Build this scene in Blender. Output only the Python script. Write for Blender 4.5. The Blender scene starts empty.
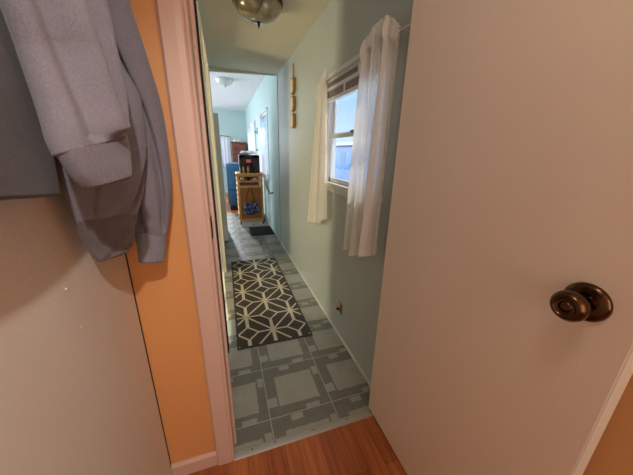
import bpy, bmesh, math, random
from mathutils import Vector, Matrix
random.seed(7)
S = 1.24                      # camera height in metres
C = bpy.context.scene.collection
PI = math.pi

# ------------------------------------------------------------------ materials
def nt(name):
    m = bpy.data.materials.new(name); m.use_nodes = True
    t = m.node_tree; b = t.nodes['Principled BSDF']
    return m, t, b
def N(t, typ, **k):
    n = t.nodes.new(typ)
    for a, v in k.items(): setattr(n, a, v)
    return n
def setin(n, **k):
    for a, v in k.items(): n.inputs[a.replace('_', ' ')].default_value = v
def rgb(r, g, b):
    f = lambda c: ((c/255)/12.92 if c/255 <= .04045 else ((c/255+.055)/1.055)**2.4)
    return (f(r), f(g), f(b), 1)
def simple(name, col, rough=.6, metal=0, var=.08, scale=8, bump=0, bscale=200, spec=.4):
    """plain colour broken up by soft noise, with optional fine bump"""
    m, t, b = nt(name)
    tc = N(t, 'ShaderNodeTexCoord')
    n = N(t, 'ShaderNodeTexNoise'); setin(n, Scale=scale, Detail=4.0)
    t.links.new(tc.outputs['Object'], n.inputs['Vector'])
    r = N(t, 'ShaderNodeMapRange'); setin(r, To_Min=1-var, To_Max=1+var)
    t.links.new(n.outputs['Fac'], r.inputs['Value'])
    v = N(t, 'ShaderNodeVectorMath', operation='SCALE'); v.inputs[0].default_value = col[:3]
    t.links.new(r.outputs['Result'], v.inputs['Scale'])
    t.links.new(v.outputs['Vector'], b.inputs['Base Color'])
    setin(b, Roughness=rough, Metallic=metal)
    b.inputs['Specular IOR Level'].default_value = spec
    if bump:
        n2 = N(t, 'ShaderNodeTexNoise'); setin(n2, Scale=bscale, Detail=3.0)
        t.links.new(tc.outputs['Object'], n2.inputs['Vector'])
        bp = N(t, 'ShaderNodeBump'); setin(bp, Strength=bump, Distance=.004)
        t.links.new(n2.outputs['Fac'], bp.inputs['Height'])
        t.links.new(bp.outputs['Normal'], b.inputs['Normal'])
    return m

M = {}
M['white_wall'] = simple('white_wall', rgb(214,205,192), .55, var=.04, scale=3, bump=.15, bscale=90)
M['orange_wall'] = simple('orange_wall', rgb(206,144,88), .5, var=.05, scale=3, bump=.1, bscale=90)
M['casing'] = simple('casing_paint', rgb(200,166,150), .35, var=.05, scale=6, bump=.05)
M['door'] = simple('door_paint', rgb(238,220,204), .42, var=.04, scale=2, bump=.12, bscale=140)
M['hall_wall'] = simple('hall_wall', rgb(182,191,188), .45, var=.04, scale=2, bump=.1, bscale=60)
M['hall_left'] = simple('hall_left', rgb(226,230,220), .5, var=.05, scale=3)
M['hall_ceiling'] = simple('hall_ceiling', rgb(222,220,200), .8, var=.04, scale=3, bump=.2, bscale=80)
M['room_ceiling'] = simple('room_ceiling', rgb(225,215,200), .8)
M['far_wall'] = simple('far_wall', rgb(186,212,210), .6, var=.04, scale=2)
M['far_ceiling'] = simple('far_ceiling', rgb(232,236,240), .8, var=.03, scale=2)
M['base_trim'] = simple('baseboard_paint', rgb(196,198,188), .4)
M['orange_brightened'] = simple('brightened_orange_wall', rgb(232,182,126), .5)  # same orange paint, colour brightened in place of more light
M['cream'] = simple('cream_trim', rgb(244,236,212), .4)
M['white_trim'] = simple('white_trim', rgb(226,228,224), .35, var=.03)
M['black'] = simple('black_plastic', rgb(18,18,20), .35)
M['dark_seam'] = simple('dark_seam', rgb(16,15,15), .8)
M['rubber'] = simple('rubber_mat', rgb(34,32,30), .8, bump=.6, bscale=60)
M['brass'] = simple('antique_brass', (.11,.060,.034,1), .2, 1, var=.35, scale=30)
M['brass_dark'] = simple('dark_brass', (.07,.04,.025,1), .3, 1, var=.3, scale=40)
M['steel'] = simple('steel', rgb(120,118,112), .35, 1)
M['dark_steel'] = simple('dark_steel', rgb(40,36,34), .4, .8)
M['pine'] = simple('pine', rgb(205,150,88), .45, var=.12, scale=14)
M['pine_dark'] = simple('pine_panel', rgb(158,100,52), .5, var=.15, scale=10)
M['mahogany'] = simple('mahogany', rgb(112,62,46), .4, var=.15, scale=10)
M['blue_fabric'] = simple('blue_upholstery', rgb(40,82,114), .85, var=.12, scale=12, bump=.3)
M['navy'] = simple('navy_fabric', rgb(38,50,82), .8, var=.5, scale=40, bump=.3)
M['tan_wood'] = simple('tan_wood', rgb(226,206,168), .55, var=.12, scale=30)
M['tan_edge'] = simple('brown_wood_edge', rgb(164,132,88), .55, var=.12, scale=30)
M['twine'] = simple('twine', rgb(120,98,66), .9)
M['shade'] = simple('blind_slats', rgb(158,144,150), .6, var=.1, scale=40)
M['jack'] = simple('almond_plastic', rgb(196,172,148), .4)
M['olive'] = simple('olive_paint', rgb(128,122,52), .7, var=.2, scale=60)
M['pink'] = simple('pink_label', rgb(214,110,100), .5)
M['maroon'] = simple('maroon', rgb(110,44,50), .4)
M['paper'] = simple('white_paper', rgb(236,234,230), .8)
M['snow'] = simple('snow', rgb(236,240,250), .9, var=.05, scale=1.5, bump=.3, bscale=4)
M['siding'] = simple('pale_siding', rgb(238,242,248), .6)
M['roof_dark'] = simple('dark_eave', rgb(130,140,165), .7)
M['car_paint'] = simple('pale_car_paint', rgb(215,228,244), .25)
M['car_glass'] = simple('car_glass', rgb(150,200,235), .1)
M['fence_mauve'] = simple('mauve_board', rgb(208,212,234), .7, var=.15, scale=6)
M['bark'] = simple('bark', rgb(100,108,136), .9)
M['fridge'] = simple('fridge_side', rgb(232,236,226), .4, var=.03)
M['bottle_a'] = simple('brown_bottle', rgb(70,42,26), .2)
M['bottle_b'] = simple('amber_bottle', rgb(190,140,90), .3)

def fabric(name, col, dark):
    m, t, b = nt(name)
    tc = N(t, 'ShaderNodeTexCoord')
    n = N(t, 'ShaderNodeTexNoise'); setin(n, Scale=5.0, Detail=3.0)
    n2 = N(t, 'ShaderNodeTexNoise'); setin(n2, Scale=420.0, Detail=2.0)
    w = N(t, 'ShaderNodeTexNoise'); setin(w, Scale=16.0, Detail=2.0)
    for q in (n, n2, w): t.links.new(tc.outputs['Object'], q.inputs['Vector'])
    a = N(t, 'ShaderNodeMath', operation='ADD')
    t.links.new(n.outputs['Fac'], a.inputs[0]); t.links.new(n2.outputs['Fac'], a.inputs[1])
    r = N(t, 'ShaderNodeMapRange'); setin(r, From_Min=.6, From_Max=1.4)
    t.links.new(a.outputs[0], r.inputs['Value'])
    mx = N(t, 'ShaderNodeMix', data_type='RGBA')
    mx.inputs[6].default_value = dark; mx.inputs[7].default_value = col
    t.links.new(r.outputs['Result'], mx.inputs[0])
    t.links.new(mx.outputs[2], b.inputs['Base Color'])
    ad = N(t, 'ShaderNodeMath', operation='MULTIPLY_ADD'); ad.inputs[1].default_value = 4.0
    t.links.new(w.outputs['Fac'], ad.inputs[0]); t.links.new(n2.outputs['Fac'], ad.inputs[2])
    bp = N(t, 'ShaderNodeBump'); setin(bp, Strength=.22, Distance=.0025)
    t.links.new(ad.outputs[0], bp.inputs['Height']); t.links.new(bp.outputs['Normal'], b.inputs['Normal'])
    setin(b, Roughness=.95)
    b.inputs['Sheen Weight'].default_value = .15; b.inputs['Sheen Roughness'].default_value = .5
    b.inputs['Specular IOR Level'].default_value = .1
    return m
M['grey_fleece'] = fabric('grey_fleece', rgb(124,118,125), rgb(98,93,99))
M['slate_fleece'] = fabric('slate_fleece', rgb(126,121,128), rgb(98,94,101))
M['shaded_torso_fleece'] = fabric('shaded_torso_fleece', rgb(88,83,86), rgb(66,62,65))  # torso fleece darkened to stand in for shade behind the sleeve

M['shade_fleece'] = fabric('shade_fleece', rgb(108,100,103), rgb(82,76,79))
def wood_floor(name):
    m, t, b = nt(name)
    tc = N(t, 'ShaderNodeTexCoord')
    mp = N(t, 'ShaderNodeMapping'); mp.inputs['Rotation'].default_value = (0, 0, PI/2)
    t.links.new(tc.outputs['Object'], mp.inputs['Vector'])
    br = N(t, 'ShaderNodeTexBrick'); br.offset = .37; br.offset_frequency = 3
    setin(br, Scale=1.0, Mortar_Size=.0012, Brick_Width=.62, Row_Height=.078, Mortar_Smooth=.3, Bias=0.0)
    br.inputs['Color1'].default_value = rgb(186,108,58); br.inputs['Color2'].default_value = rgb(146,76,40)
    br.inputs['Mortar'].default_value = rgb(100,50,28)
    t.links.new(mp.outputs['Vector'], br.inputs['Vector'])
    ms = N(t, 'ShaderNodeMapping'); ms.inputs['Scale'].default_value = (26, 1.6, 1)
    t.links.new(tc.outputs['Object'], ms.inputs['Vector'])
    n = N(t, 'ShaderNodeTexNoise'); setin(n, Scale=2.2, Detail=6.0, Distortion=.8)
    t.links.new(ms.outputs['Vector'], n.inputs['Vector'])
    r = N(t, 'ShaderNodeMapRange'); setin(r, From_Min=.3, From_Max=.7, To_Min=.65, To_Max=1.2)
    t.links.new(n.outputs['Fac'], r.inputs['Value'])
    v = N(t, 'ShaderNodeVectorMath', operation='SCALE')
    t.links.new(br.outputs['Color'], v.inputs[0]); t.links.new(r.outputs['Result'], v.inputs['Scale'])
    t.links.new(v.outputs['Vector'], b.inputs['Base Color'])
    setin(b, Roughness=.33)
    return m
M['wood_floor'] = wood_floor('wood_floor')

def tile_floor():
    """0.32 m vinyl tile: big pale square framed by darker small bricks, thin pale grout"""
    m, t, b = nt('vinyl_tile')
    L = t.links.new
    tc = N(t, 'ShaderNodeTexCoord'); sx = N(t, 'ShaderNodeSeparateXYZ')
    nz = N(t, 'ShaderNodeTexNoise'); setin(nz, Scale=60.0, Detail=2.0)
    L(tc.outputs['Object'], nz.inputs['Vector'])
    wob = N(t, 'ShaderNodeVectorMath', operation='MULTIPLY_ADD')
    wob.inputs[1].default_value = (.010,.010,0)
    L(nz.outputs['Color'], wob.inputs[0]); L(tc.outputs['Object'], wob.inputs[2])
    L(wob.outputs['Vector'], sx.inputs[0])
    sx2 = N(t, 'ShaderNodeSeparateXYZ'); L(tc.outputs['Object'], sx2.inputs[0])
    def mth(op, a, bb=None, c=None):
        n = N(t, 'ShaderNodeMath', operation=op)
        for i, q in enumerate((a, bb, c)):
            if q is None: continue
            if isinstance(q, (int, float)): n.inputs[i].default_value = q
            else: L(q, n.inputs[i])
        return n.outputs[0]
    def mod(s, off): return mth('MODULO', mth('ADD', s, 3.2*4 - off), .32)
    X = mod(sx.outputs[0], .120); Y = mod(sx.outputs[1], .962)
    gx = mod(sx2.outputs[0], .115); gy = mod(sx2.outputs[1], .957)
    def box(x0, x1, y0, y1):
        a = mth('MULTIPLY', mth('GREATER_THAN', X, x0), mth('LESS_THAN', X, x1))
        c = mth('MULTIPLY', mth('GREATER_THAN', Y, y0), mth('LESS_THAN', Y, y1))
        return mth('MULTIPLY', a, c)
    light = box(.060,.275,.055,.245)
    for r_ in ((.004,.05,.06,.115), (.19,.26,.004,.03), (.285,.316,.20,.26), (.10,.16,.285,.316)):
        light = mth('MAXIMUM', light, box(*r_))
    # faint joints between the small bricks
    jx = mth('LESS_THAN', mth('ABSOLUTE', mth('SUBTRACT', mth('MODULO', X, .064), .032)), .0022)
    jy = mth('LESS_THAN', mth('ABSOLUTE', mth('SUBTRACT', mth('MODULO', Y, .056), .028)), .0022)
    joint = mth('MULTIPLY', mth('MAXIMUM', jx, jy), mth('SUBTRACT', 1.0, light))
    g = mth('MAXIMUM', mth('LESS_THAN', gx, .0040), mth('LESS_THAN', gy, .0040))
    n1 = N(t, 'ShaderNodeTexNoise'); setin(n1, Scale=14.0, Detail=6.0, Roughness=.7); L(tc.outputs['Object'], n1.inputs['Vector'])
    n3 = N(t, 'ShaderNodeTexNoise'); setin(n3, Scale=130.0, Detail=2.0); L(tc.outputs['Object'], n3.inputs['Vector'])
    def mix(f, a, bb):
        q = N(t, 'ShaderNodeMix', data_type='RGBA')
        L(f, q.inputs[0])
        for i, s in ((6, a), (7, bb)):
            if isinstance(s, tuple): q.inputs[i].default_value = s
            else: L(s, q.inputs[i])
        return q.outputs[2]
    var = mth('ADD', mth('MULTIPLY', n1.outputs['Fac'], .8), mth('MULTIPLY', n3.outputs['Fac'], .35))
    dk = mix(var, rgb(74,74,68), rgb(128,128,118))
    lt = mix(var, rgb(124,126,116), rgb(166,166,152))
    c = mix(light, dk, lt); c = mix(joint, c, rgb(112,112,103)); c = mix(g, c, rgb(172,170,156))
    L(c, b.inputs['Base Color'])
    setin(b, Roughness=.32)
    bp = N(t, 'ShaderNodeBump'); setin(bp, Strength=.25, Distance=.002)
    L(var, bp.inputs['Height']); L(bp.outputs['Normal'], b.inputs['Normal'])
    return m
M['tile'] = tile_floor()

def sheer(name, col, transp=.3):
    m, t, b = nt(name)
    t.nodes.remove(b)
    out = [n for n in t.nodes if n.type == 'OUTPUT_MATERIAL'][0]
    tc = N(t, 'ShaderNodeTexCoord')
    n = N(t, 'ShaderNodeTexNoise'); setin(n, Scale=180.0, Detail=2.0)
    t.links.new(tc.outputs['Object'], n.inputs['Vector'])
    d = N(t, 'ShaderNodeBsdfDiffuse'); tr = N(t, 'ShaderNodeBsdfTranslucent'); tp = N(t, 'ShaderNodeBsdfTransparent')
    d.inputs[0].default_value = col; tr.inputs[0].default_value = col
    a = N(t, 'ShaderNodeMixShader'); a.inputs[0].default_value = .34
    t.links.new(d.outputs[0], a.inputs[1]); t.links.new(tr.outputs[0], a.inputs[2])
    r = N(t, 'ShaderNodeMapRange'); setin(r, To_Min=transp-.12, To_Max=transp+.04)
    t.links.new(n.outputs['Fac'], r.inputs['Value'])
    c = N(t, 'ShaderNodeMixShader'); t.links.new(r.outputs['Result'], c.inputs[0])
    t.links.new(a.outputs[0], c.inputs[1]); t.links.new(tp.outputs[0], c.inputs[2])
    t.links.new(c.outputs[0], out.inputs['Surface'])
    return m
M['sheer'] = sheer('sheer_curtain', rgb(252,249,243), .13)
M['lace'] = sheer('lace_curtain', rgb(238,240,246), .15)

def pane_mat():
    m, t, b = nt('window_glass')
    t.nodes.remove(b)
    out = [n for n in t.nodes if n.type == 'OUTPUT_MATERIAL'][0]
    tp = N(t, 'ShaderNodeBsdfTransparent'); tp.inputs[0].default_value = (.93,.96,1,1)
    g = N(t, 'ShaderNodeBsdfGlossy'); setin(g, Roughness=.05)
    mx = N(t, 'ShaderNodeMixShader')
    mx.inputs[0].default_value = .06
    t.links.new(tp.outputs[0], mx.inputs[1]); t.links.new(g.outputs[0], mx.inputs[2])
    t.links.new(mx.outputs[0], out.inputs['Surface'])
    return m
M['pane'] = pane_mat()

def lamp_glass(name, c1, c2, rough=.15, metal=0.0):
    m, t, b = nt(name)
    tc = N(t, 'ShaderNodeTexCoord'); n = N(t, 'ShaderNodeTexNoise'); setin(n, Scale=9.0, Detail=3.0, Distortion=1.2)
    t.links.new(tc.outputs['Object'], n.inputs['Vector'])
    mx = N(t, 'ShaderNodeMix', data_type='RGBA'); mx.inputs[6].default_value = c1; mx.inputs[7].default_value = c2
    r = N(t, 'ShaderNodeMapRange'); setin(r, From_Min=.35, From_Max=.65); t.links.new(n.outputs['Fac'], r.inputs['Value'])
    t.links.new(r.outputs['Result'], mx.inputs[0]); t.links.new(mx.outputs[2], b.inputs['Base Color'])
    setin(b, Roughness=rough, Metallic=metal)
    b.inputs['Coat Weight'].default_value = .5
    return m
M['amber_glass'] = lamp_glass('smoky_amber_glass', rgb(104,96,76), rgb(178,168,138), .2, .25)
M['pale_glass'] = lamp_glass('pale_glass', rgb(200,212,206), rgb(226,232,228), .2)

# ------------------------------------------------------------------ mesh helpers
def obj(name, bm, mat, parent=None, smooth=False, kind=None):
    me = bpy.data.meshes.new(name)
    bmesh.ops.recalc_face_normals(bm, faces=bm.faces[:])
    bm.to_mesh(me); bm.free()
    for mm in (mat if isinstance(mat, (list, tuple)) else [mat]): me.materials.append(mm)
    if smooth:
        for p in me.polygons: p.use_smooth = True
    o = bpy.data.objects.new(name, me); C.objects.link(o)
    if parent:
        o.parent = parent
        o.matrix_parent_inverse = parent.matrix_world.inverted() if parent.type != 'EMPTY' else Matrix.Translation(-parent.location)
    if kind: o['kind'] = kind
    return o
def thing(name, label, cat, loc, group=None):
    o = bpy.data.objects.new(name, None); C.objects.link(o); o.location = loc
    o.empty_display_size = .05
    o['label'] = label; o['category'] = cat
    if group: o['group'] = group
    return o
def tag(o, label, cat, group=None):
    o['label'] = label; o['category'] = cat
    if group: o['group'] = group
    return o
def bx(bm, x0, x1, y0, y1, z0, z1, bev=0, mi=0):
    r = bmesh.ops.create_cube(bm, size=1)
    vs = r['verts']
    for v in vs:
        v.co = Vector(((x0+x1)/2 + v.co.x*(x1-x0), (y0+y1)/2 + v.co.y*(y1-y0), (z0+z1)/2 + v.co.z*(z1-z0)))
    fs = list({f for v in vs for f in v.link_faces})
    for f in fs: f.material_index = mi
    if bev:
        es = list({e for v in vs for e in v.link_edges})
        bmesh.ops.bevel(bm, geom=es, offset=bev, segments=2, affect='EDGES', profile=.5)
    return bm
def box(*a, **k):
    return bx(bmesh.new(), *a, **k)
def lathe(bm, prof, mat4=None, seg=40):
    """prof: (r, h) pairs about local z"""
    rings = []
    for r, h in prof:
        rr = max(r, 1e-5)
        rings.append([bm.verts.new((rr*math.cos(2*PI*i/seg), rr*math.sin(2*PI*i/seg), h)) for i in range(seg)])
    for a, b_ in zip(rings, rings[1:]):
        for i in range(seg):
            bm.faces.new((a[i], a[(i+1) % seg], b_[(i+1) % seg], b_[i]))
    bm.faces.new(rings[0][::-1]); bm.faces.new(rings[-1])
    if mat4 is not None: bmesh.ops.transform(bm, matrix=mat4, verts=[v for r in rings for v in r])
    return bm
def tube(bm, pts, r, seg=10):
    pts = [Vector(p) for p in pts]; rings = []
    for i, p in enumerate(pts):
        d = (pts[min(i+1, len(pts)-1)] - pts[max(i-1, 0)]).normalized()
        up = Vector((0, 0, 1)) if abs(d.z) < .9 else Vector((1, 0, 0))
        a = d.cross(up).normalized(); b_ = d.cross(a)
        rad = r[i] if isinstance(r, (list, tuple)) else r
        rings.append([bm.verts.new(p + a*rad*math.cos(2*PI*k/seg) + b_*rad*math.sin(2*PI*k/seg)) for k in range(seg)])
    for a, b_ in zip(rings, rings[1:]):
        for i in range(seg): bm.faces.new((a[i], a[(i+1) % seg], b_[(i+1) % seg], b_[i]))
    bm.faces.new(rings[0][::-1]); bm.faces.new(rings[-1])
    return bm
def prism_y(bm, pts, y0, y1):
    """polygon in xz extruded along y"""
    a = [bm.verts.new((x, y0, z)) for x, z in pts]; b_ = [bm.verts.new((x, y1, z)) for x, z in pts]
    n = len(pts); bm.faces.new(a); bm.faces.new(b_[::-1])
    for i in range(n): bm.faces.new((a[i], a[(i+1) % n], b_[(i+1) % n], b_[i]))
    return bm
def prism_x(bm, pts, x0, x1):
    a = [bm.verts.new((x0, y, z)) for y, z in pts]; b_ = [bm.verts.new((x1, y, z)) for y, z in pts]
    n = len(pts); bm.faces.new(a); bm.faces.new(b_[::-1])
    for i in range(n): bm.faces.new((a[i], a[(i+1) % n], b_[(i+1) % n], b_[i]))
    return bm
def struct(name, bm, m, **k): return obj(name, bm, m, kind='structure', **k)
def cat(p0, p1, p2, p3, t):
    return .5*((2*p1)+(-p0+p2)*t+(2*p0-5*p1+4*p2-p3)*t*t+(-p0+3*p1-3*p2+p3)*t*t*t)
def spline(ctrl, n):
    out = []; k = len(ctrl)-1
    for i in range(n+1):
        s = i/n*k; j = min(int(s), k-1); t = s-j
        g = lambda q: ctrl[max(0, min(k, q))]
        a, b_, c, d = g(j-1), g(j), g(j+1), g(j+2)
        out.append([cat(Vector(x) if hasattr(x, '__len__') else x, Vector(y) if hasattr(y, '__len__') else y,
                        Vector(z) if hasattr(z, '__len__') else z, Vector(w) if hasattr(w, '__len__') else w, t)
                    for x, y, z, w in zip(a, b_, c, d)])
    return out
def loft(rows, n=60, seg=72, disp=None, close_end=True, smooth_end=True):
    """rows: (left point, right point, half thickness); soft tube with elliptical section"""
    bm = bmesh.new(); R = spline(rows, n); rings = []
    for i, (l, r, th) in enumerate(R):
        s = i/n; c = (l+r)/2; w = (r-l)/2
        nx = R[min(i+1, n)]; pv = R[max(i-1, 0)]
        down = ((nx[0]+nx[1])/2 - (pv[0]+pv[1])/2).normalized()
        nn = w.cross(down).normalized()
        if nn.y > 0: nn = -nn          # towards the viewer's side of the garment
        ring = []
        for k in range(seg):
            a = 2*PI*k/seg; ca, sa = math.cos(a), math.sin(a)
            e = .8
            px = math.copysign(abs(ca)**e, ca); py = math.copysign(abs(sa)**e, sa)
            dd = disp(s, a) if disp else 0
            ring.append(bm.verts.new(c + w*px*(1+dd*.3/max(w.length, .02)) + nn*(py*th + dd*sa)))
        rings.append(ring)
    for a, b_ in zip(rings, rings[1:]):
        for k in range(seg): bm.faces.new((a[k], a[(k+1) % seg], b_[(k+1) % seg], b_[k]))
    bm.faces.new(rings[0][::-1])
    # the opening: fold back up inside
    last = rings[-1]; c = sum((v.co for v in last), Vector())/seg
    up = (sum((v.co for v in rings[-4]), Vector())/seg - c).normalized()
    prev = last
    for f, hgt in ((.93, -.003), (.82, .004), (.78, .03)):
        q = [bm.verts.new(c + (v.co-c)*f + up*hgt) for v in last]
        for k in range(seg): bm.faces.new((prev[k], prev[(k+1) % seg], q[(k+1) % seg], q[k]))
        prev = q
    bm.faces.new(prev)
    return bm

# ------------------------------------------------------------------ main dimensions (metres)
XL = -.288          # left wall of the room
XD = .601           # face of the open door
XR = .683           # right wall of the hallway
YW = .843           # front wall of the room (with the doorway)
YE = 3.571          # where the hallway ends
ZH = 2.108          # hallway ceiling
ZF = 2.313          # far room ceiling
YF = 8.45           # far wall
HL = -.075          # left wall of the hallway

# ------------------------------------------------------------------ floors
struct('floor', box(XL-.1, .95, -1.7, .835, -.06, 0), M['wood_floor'])
struct('floor', box(-.12, XR+.1, .835, 5.60, -.06, 0), M['tile'])
struct('floor', box(-2.6, -.12, 3.70, YF+.1, -.06, 0), M['wood_floor'])
struct('floor', box(-.12, XR+.1, 5.60, YF+.1, -.06, 0), M['wood_floor'])
struct('floor', box(-1.9, -.12, .95, 3.60, -.06, 0), M['wood_floor'])
# threshold strip with screws
tb = prism_x(bmesh.new(), [(.824, 0), (.829, .003), (.838, .005), (.852, .005), (.860, .001), (.860, 0)], -.056, XR-.03)
M['threshold'] = simple('threshold_vinyl', rgb(156,156,146), .4)
th = struct('trim_1', tb, M['threshold'])
sb = bmesh.new()
for x in (.02, .12, .30, .47, .60):
    lathe(sb, [(.003, 0), (.003, .0012)], Matrix.Translation((x, .845, .005)), 10)
obj('screw', sb, M['dark_steel'], th)

# ------------------------------------------------------------------ near room shell
struct('wall_left', box(XL-.1, XL, -1.7, YW-.006, 0, 2.2), M['white_wall'])
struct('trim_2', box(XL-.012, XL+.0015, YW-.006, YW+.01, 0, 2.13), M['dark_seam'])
wf = bmesh.new()
bx(wf, XL-.1, -.060, YW, YW+.11, 0, 2.2)
bx(wf, -.060, XR+.04, YW, YW+.11, 2.045, 2.2)
bx(wf, XR+.001, .95, YW, YW+.11, 0, 2.2)
struct('wall_front', wf, M['orange_wall'])
struct('wall_right', box(.78, .88, -1.7, YW, 0, 2.2), M['orange_brightened'])
struct('wall_back', box(XL-.1, .88, -1.8, -1.7, 0, 2.2), M['orange_wall'])
struct('ceiling', box(XL-.1, .88, -1.8, YW+.11, 2.13, 2.2), M['room_ceiling'])
# nail marks on the left wall
for (y, z, r, lab) in ((0.544, 0.995, .0028, 'painted-over nail head in white left wall, higher of two'), (0.554, 0.907, .0026, 'painted-over nail head in white left wall, lower of two')):
    nb = lathe(bmesh.new(), [(r, 0), (r*.9, .0015), (r*.3, .003)], Matrix.Translation((XL, y, z)) @ Matrix.Rotation(PI/2, 4, 'Y'), 12)
    tag(obj('nail', nb, M['white_wall'], smooth=True), lab, 'nail')

# baseboard on the short orange wall
struct('baseboard_front', prism_x(bmesh.new(), [(YW, 0), (YW-.012, 0), (YW-.012, .058), (YW-.006, .066), (YW, .068)], XL+.002, -.122), M['casing'])

# left casing with moulded profile, jamb and stop
def casing_profile(x0, x1, y):
    w = x1-x0
    return [(x0, y), (x0, y-.012), (x0+.006, y-.018), (x0+w*.55, y-.018), (x0+w*.78, y-.017), (x0+w*.84, y-.014),
            (x0+w*.88, y-.016), (x0+w*.97, y-.014), (x1, y-.006), (x1, y)]
cb = bmesh.new()
pr = casing_profile(-.122, -.053, YW)
a = [cb.verts.new((x, y, 0)) for x, y in pr]; b_ = [cb.verts.new((x, y, 2.10)) for x, y in pr]
cb.faces.new(a[::-1]); cb.faces.new(b_)
for i in range(len(pr)): cb.faces.new((a[i], a[(i+1) % len(pr)], b_[(i+1) % len(pr)], b_[i]))
struct('trim_3', cb, M['casing'])
struct('trim_4', box(-.122, XR+.04, YW-.018, YW, 2.035, 2.10, bev=.004), M['casing'])
jb = bmesh.new()
bx(jb, -.066, -.053, YW-.004, YW+.112, 0, 2.03)
bx(jb, -.053, -.043, YW+.050, YW+.085, 0, 2.03, bev=.001)
jamb = struct('trim_5', jb, M['casing'])
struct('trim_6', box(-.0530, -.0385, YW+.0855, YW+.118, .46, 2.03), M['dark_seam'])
# strike plate on the jamb
spb = box(-.0535, -.0505, YW+.004, YW+.040, .972, 1.040, bev=.0008)
bx(spb, -.0510, -.0500, YW+.012, YW+.028, .988, 1.024)
tag(obj('strike_plate', spb, M['dark_steel']), 'dark metal strike plate on the pink-white door jamb', 'strike plate')
# right jamb behind the open door
rj = bmesh.new(); bx(rj, XR-.001, XR+.012, YW, YW+.112, 0, 2.03)
struct('trim_7', rj, M['casing'])

# the open door
db = bmesh.new(); bx(db, XD, XD+.042, .167, .868, .012, 2.03, bev=.0015)
door = struct('door_1', db, M['door'])
obj('door_edge', box(XD+.001, XD+.041, .1655, .1675, .014, 2.028), M['white_trim'], door)
KY, KZ = .238, .994
def toward_room(y, z, x=XD): return Matrix.Translation((x, y, z)) @ Matrix.Rotation(-PI/2, 4, 'Y')
rose = obj('knob_rose', lathe(bmesh.new(), [(.0355, 0), (.0355, .003), (.033, .007), (.028, .010), (.020, .012), (.015, .013)], toward_room(KY, KZ), 56), M['brass'], door, smooth=True)
obj('knob', lathe(bmesh.new(), [(.014, .010), (.0125, .018), (.013, .024), (.019, .031), (.0255, .039), (.0275, .047), (.0265, .054), (.022, .060), (.018, .0625),
     (.0165, .0615), (.015, .058), (.009, .0575), (.0085, .060), (.004, .061)], toward_room(KY, KZ), 56), M['brass'], door, smooth=True)
for z in (.25, 1.05, 1.82):
    hb = tube(bmesh.new(), [(XD+.046, .872, z-.045), (XD+.046, .872, z+.045)], .005, 12)
    obj('hinge', hb, M['brass_dark'], door)

# ------------------------------------------------------------------ hallway shell
WY0, WY1, WZ0, WZ1 = 1.08, 1.775, 1.05, 1.69        # hole for the side window
wr = bmesh.new()
bx(wr, XR, XR+.05, YW+.11, WY0, 0, 2.4); bx(wr, XR, XR+.05, WY1, YE, 0, 2.4)
bx(wr, XR, XR+.05, WY0, WY1, 0, WZ0); bx(wr, XR, XR+.05, WY0, WY1, WZ1, 2.4)
struct('wall_right', wr, M['hall_wall'])
DY0, DY1, DZ = 1.90, 2.72, 1.93                      # side doorway on the left
wl = bmesh.new()
bx(wl, HL-.09, HL, YW+.11, DY0, 0, ZH+.1); bx(wl, HL-.09, HL, DY1, YE+.02, 0, ZH+.1)
bx(wl, HL-.09, HL, DY0, DY1, DZ, ZH+.1)
struct('wall_left', wl, M['hall_left'])
cs = bmesh.new()
bx(cs, HL-.001, HL+.012, DY0-.06, DY0, 0, DZ+.06, bev=.002); bx(cs, HL-.001, HL+.012, DY1, DY1+.06, 0, DZ+.06, bev=.002)
bx(cs, HL-.001, HL+.012, DY0, DY1, DZ, DZ+.06, bev=.002)
struct('trim_8', cs, M['cream'])
# side room beyond that doorway
sr = bmesh.new()
bx(sr, -1.9, -1.8, .95, 3.60, 0, 2.3); bx(sr, -1.9, HL-.09, .90, .95+.06, 0, 2.3); bx(sr, -1.9, HL-.09, 3.50, 3.60, 0, 2.3)
struct('wall_side', sr, M['cream'])
struct('ceiling', box(-1.9, XR+.12, YW+.11, YE+.03, ZH, ZH+.06), M['hall_ceiling'])
# header where the low hallway ceiling meets the higher one
struct('trim_9', prism_y(bmesh.new(), [(HL-.09, ZH-.040), (XR, ZH-.004), (XR, ZF+.05), (HL-.09, ZF+.05)], YE, YE+.03), M['hall_ceiling'])
struct('trim_10', box(XR-.004, XR+.001, YE-.008, YE, 0, ZH), M['dark_seam'])
struct('trim_11', box(XR-.006, XR+.001, YE-.034, YE-.009, 0, ZH), M['hall_wall'])
struct('baseboard_right', prism_y(bmesh.new(), [(XR, 0), (XR-.009, 0), (XR-.008, .009), (XR-.004, .014), (XR, .015)], YW+.11, 6.0), M['base_trim'])

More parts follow.
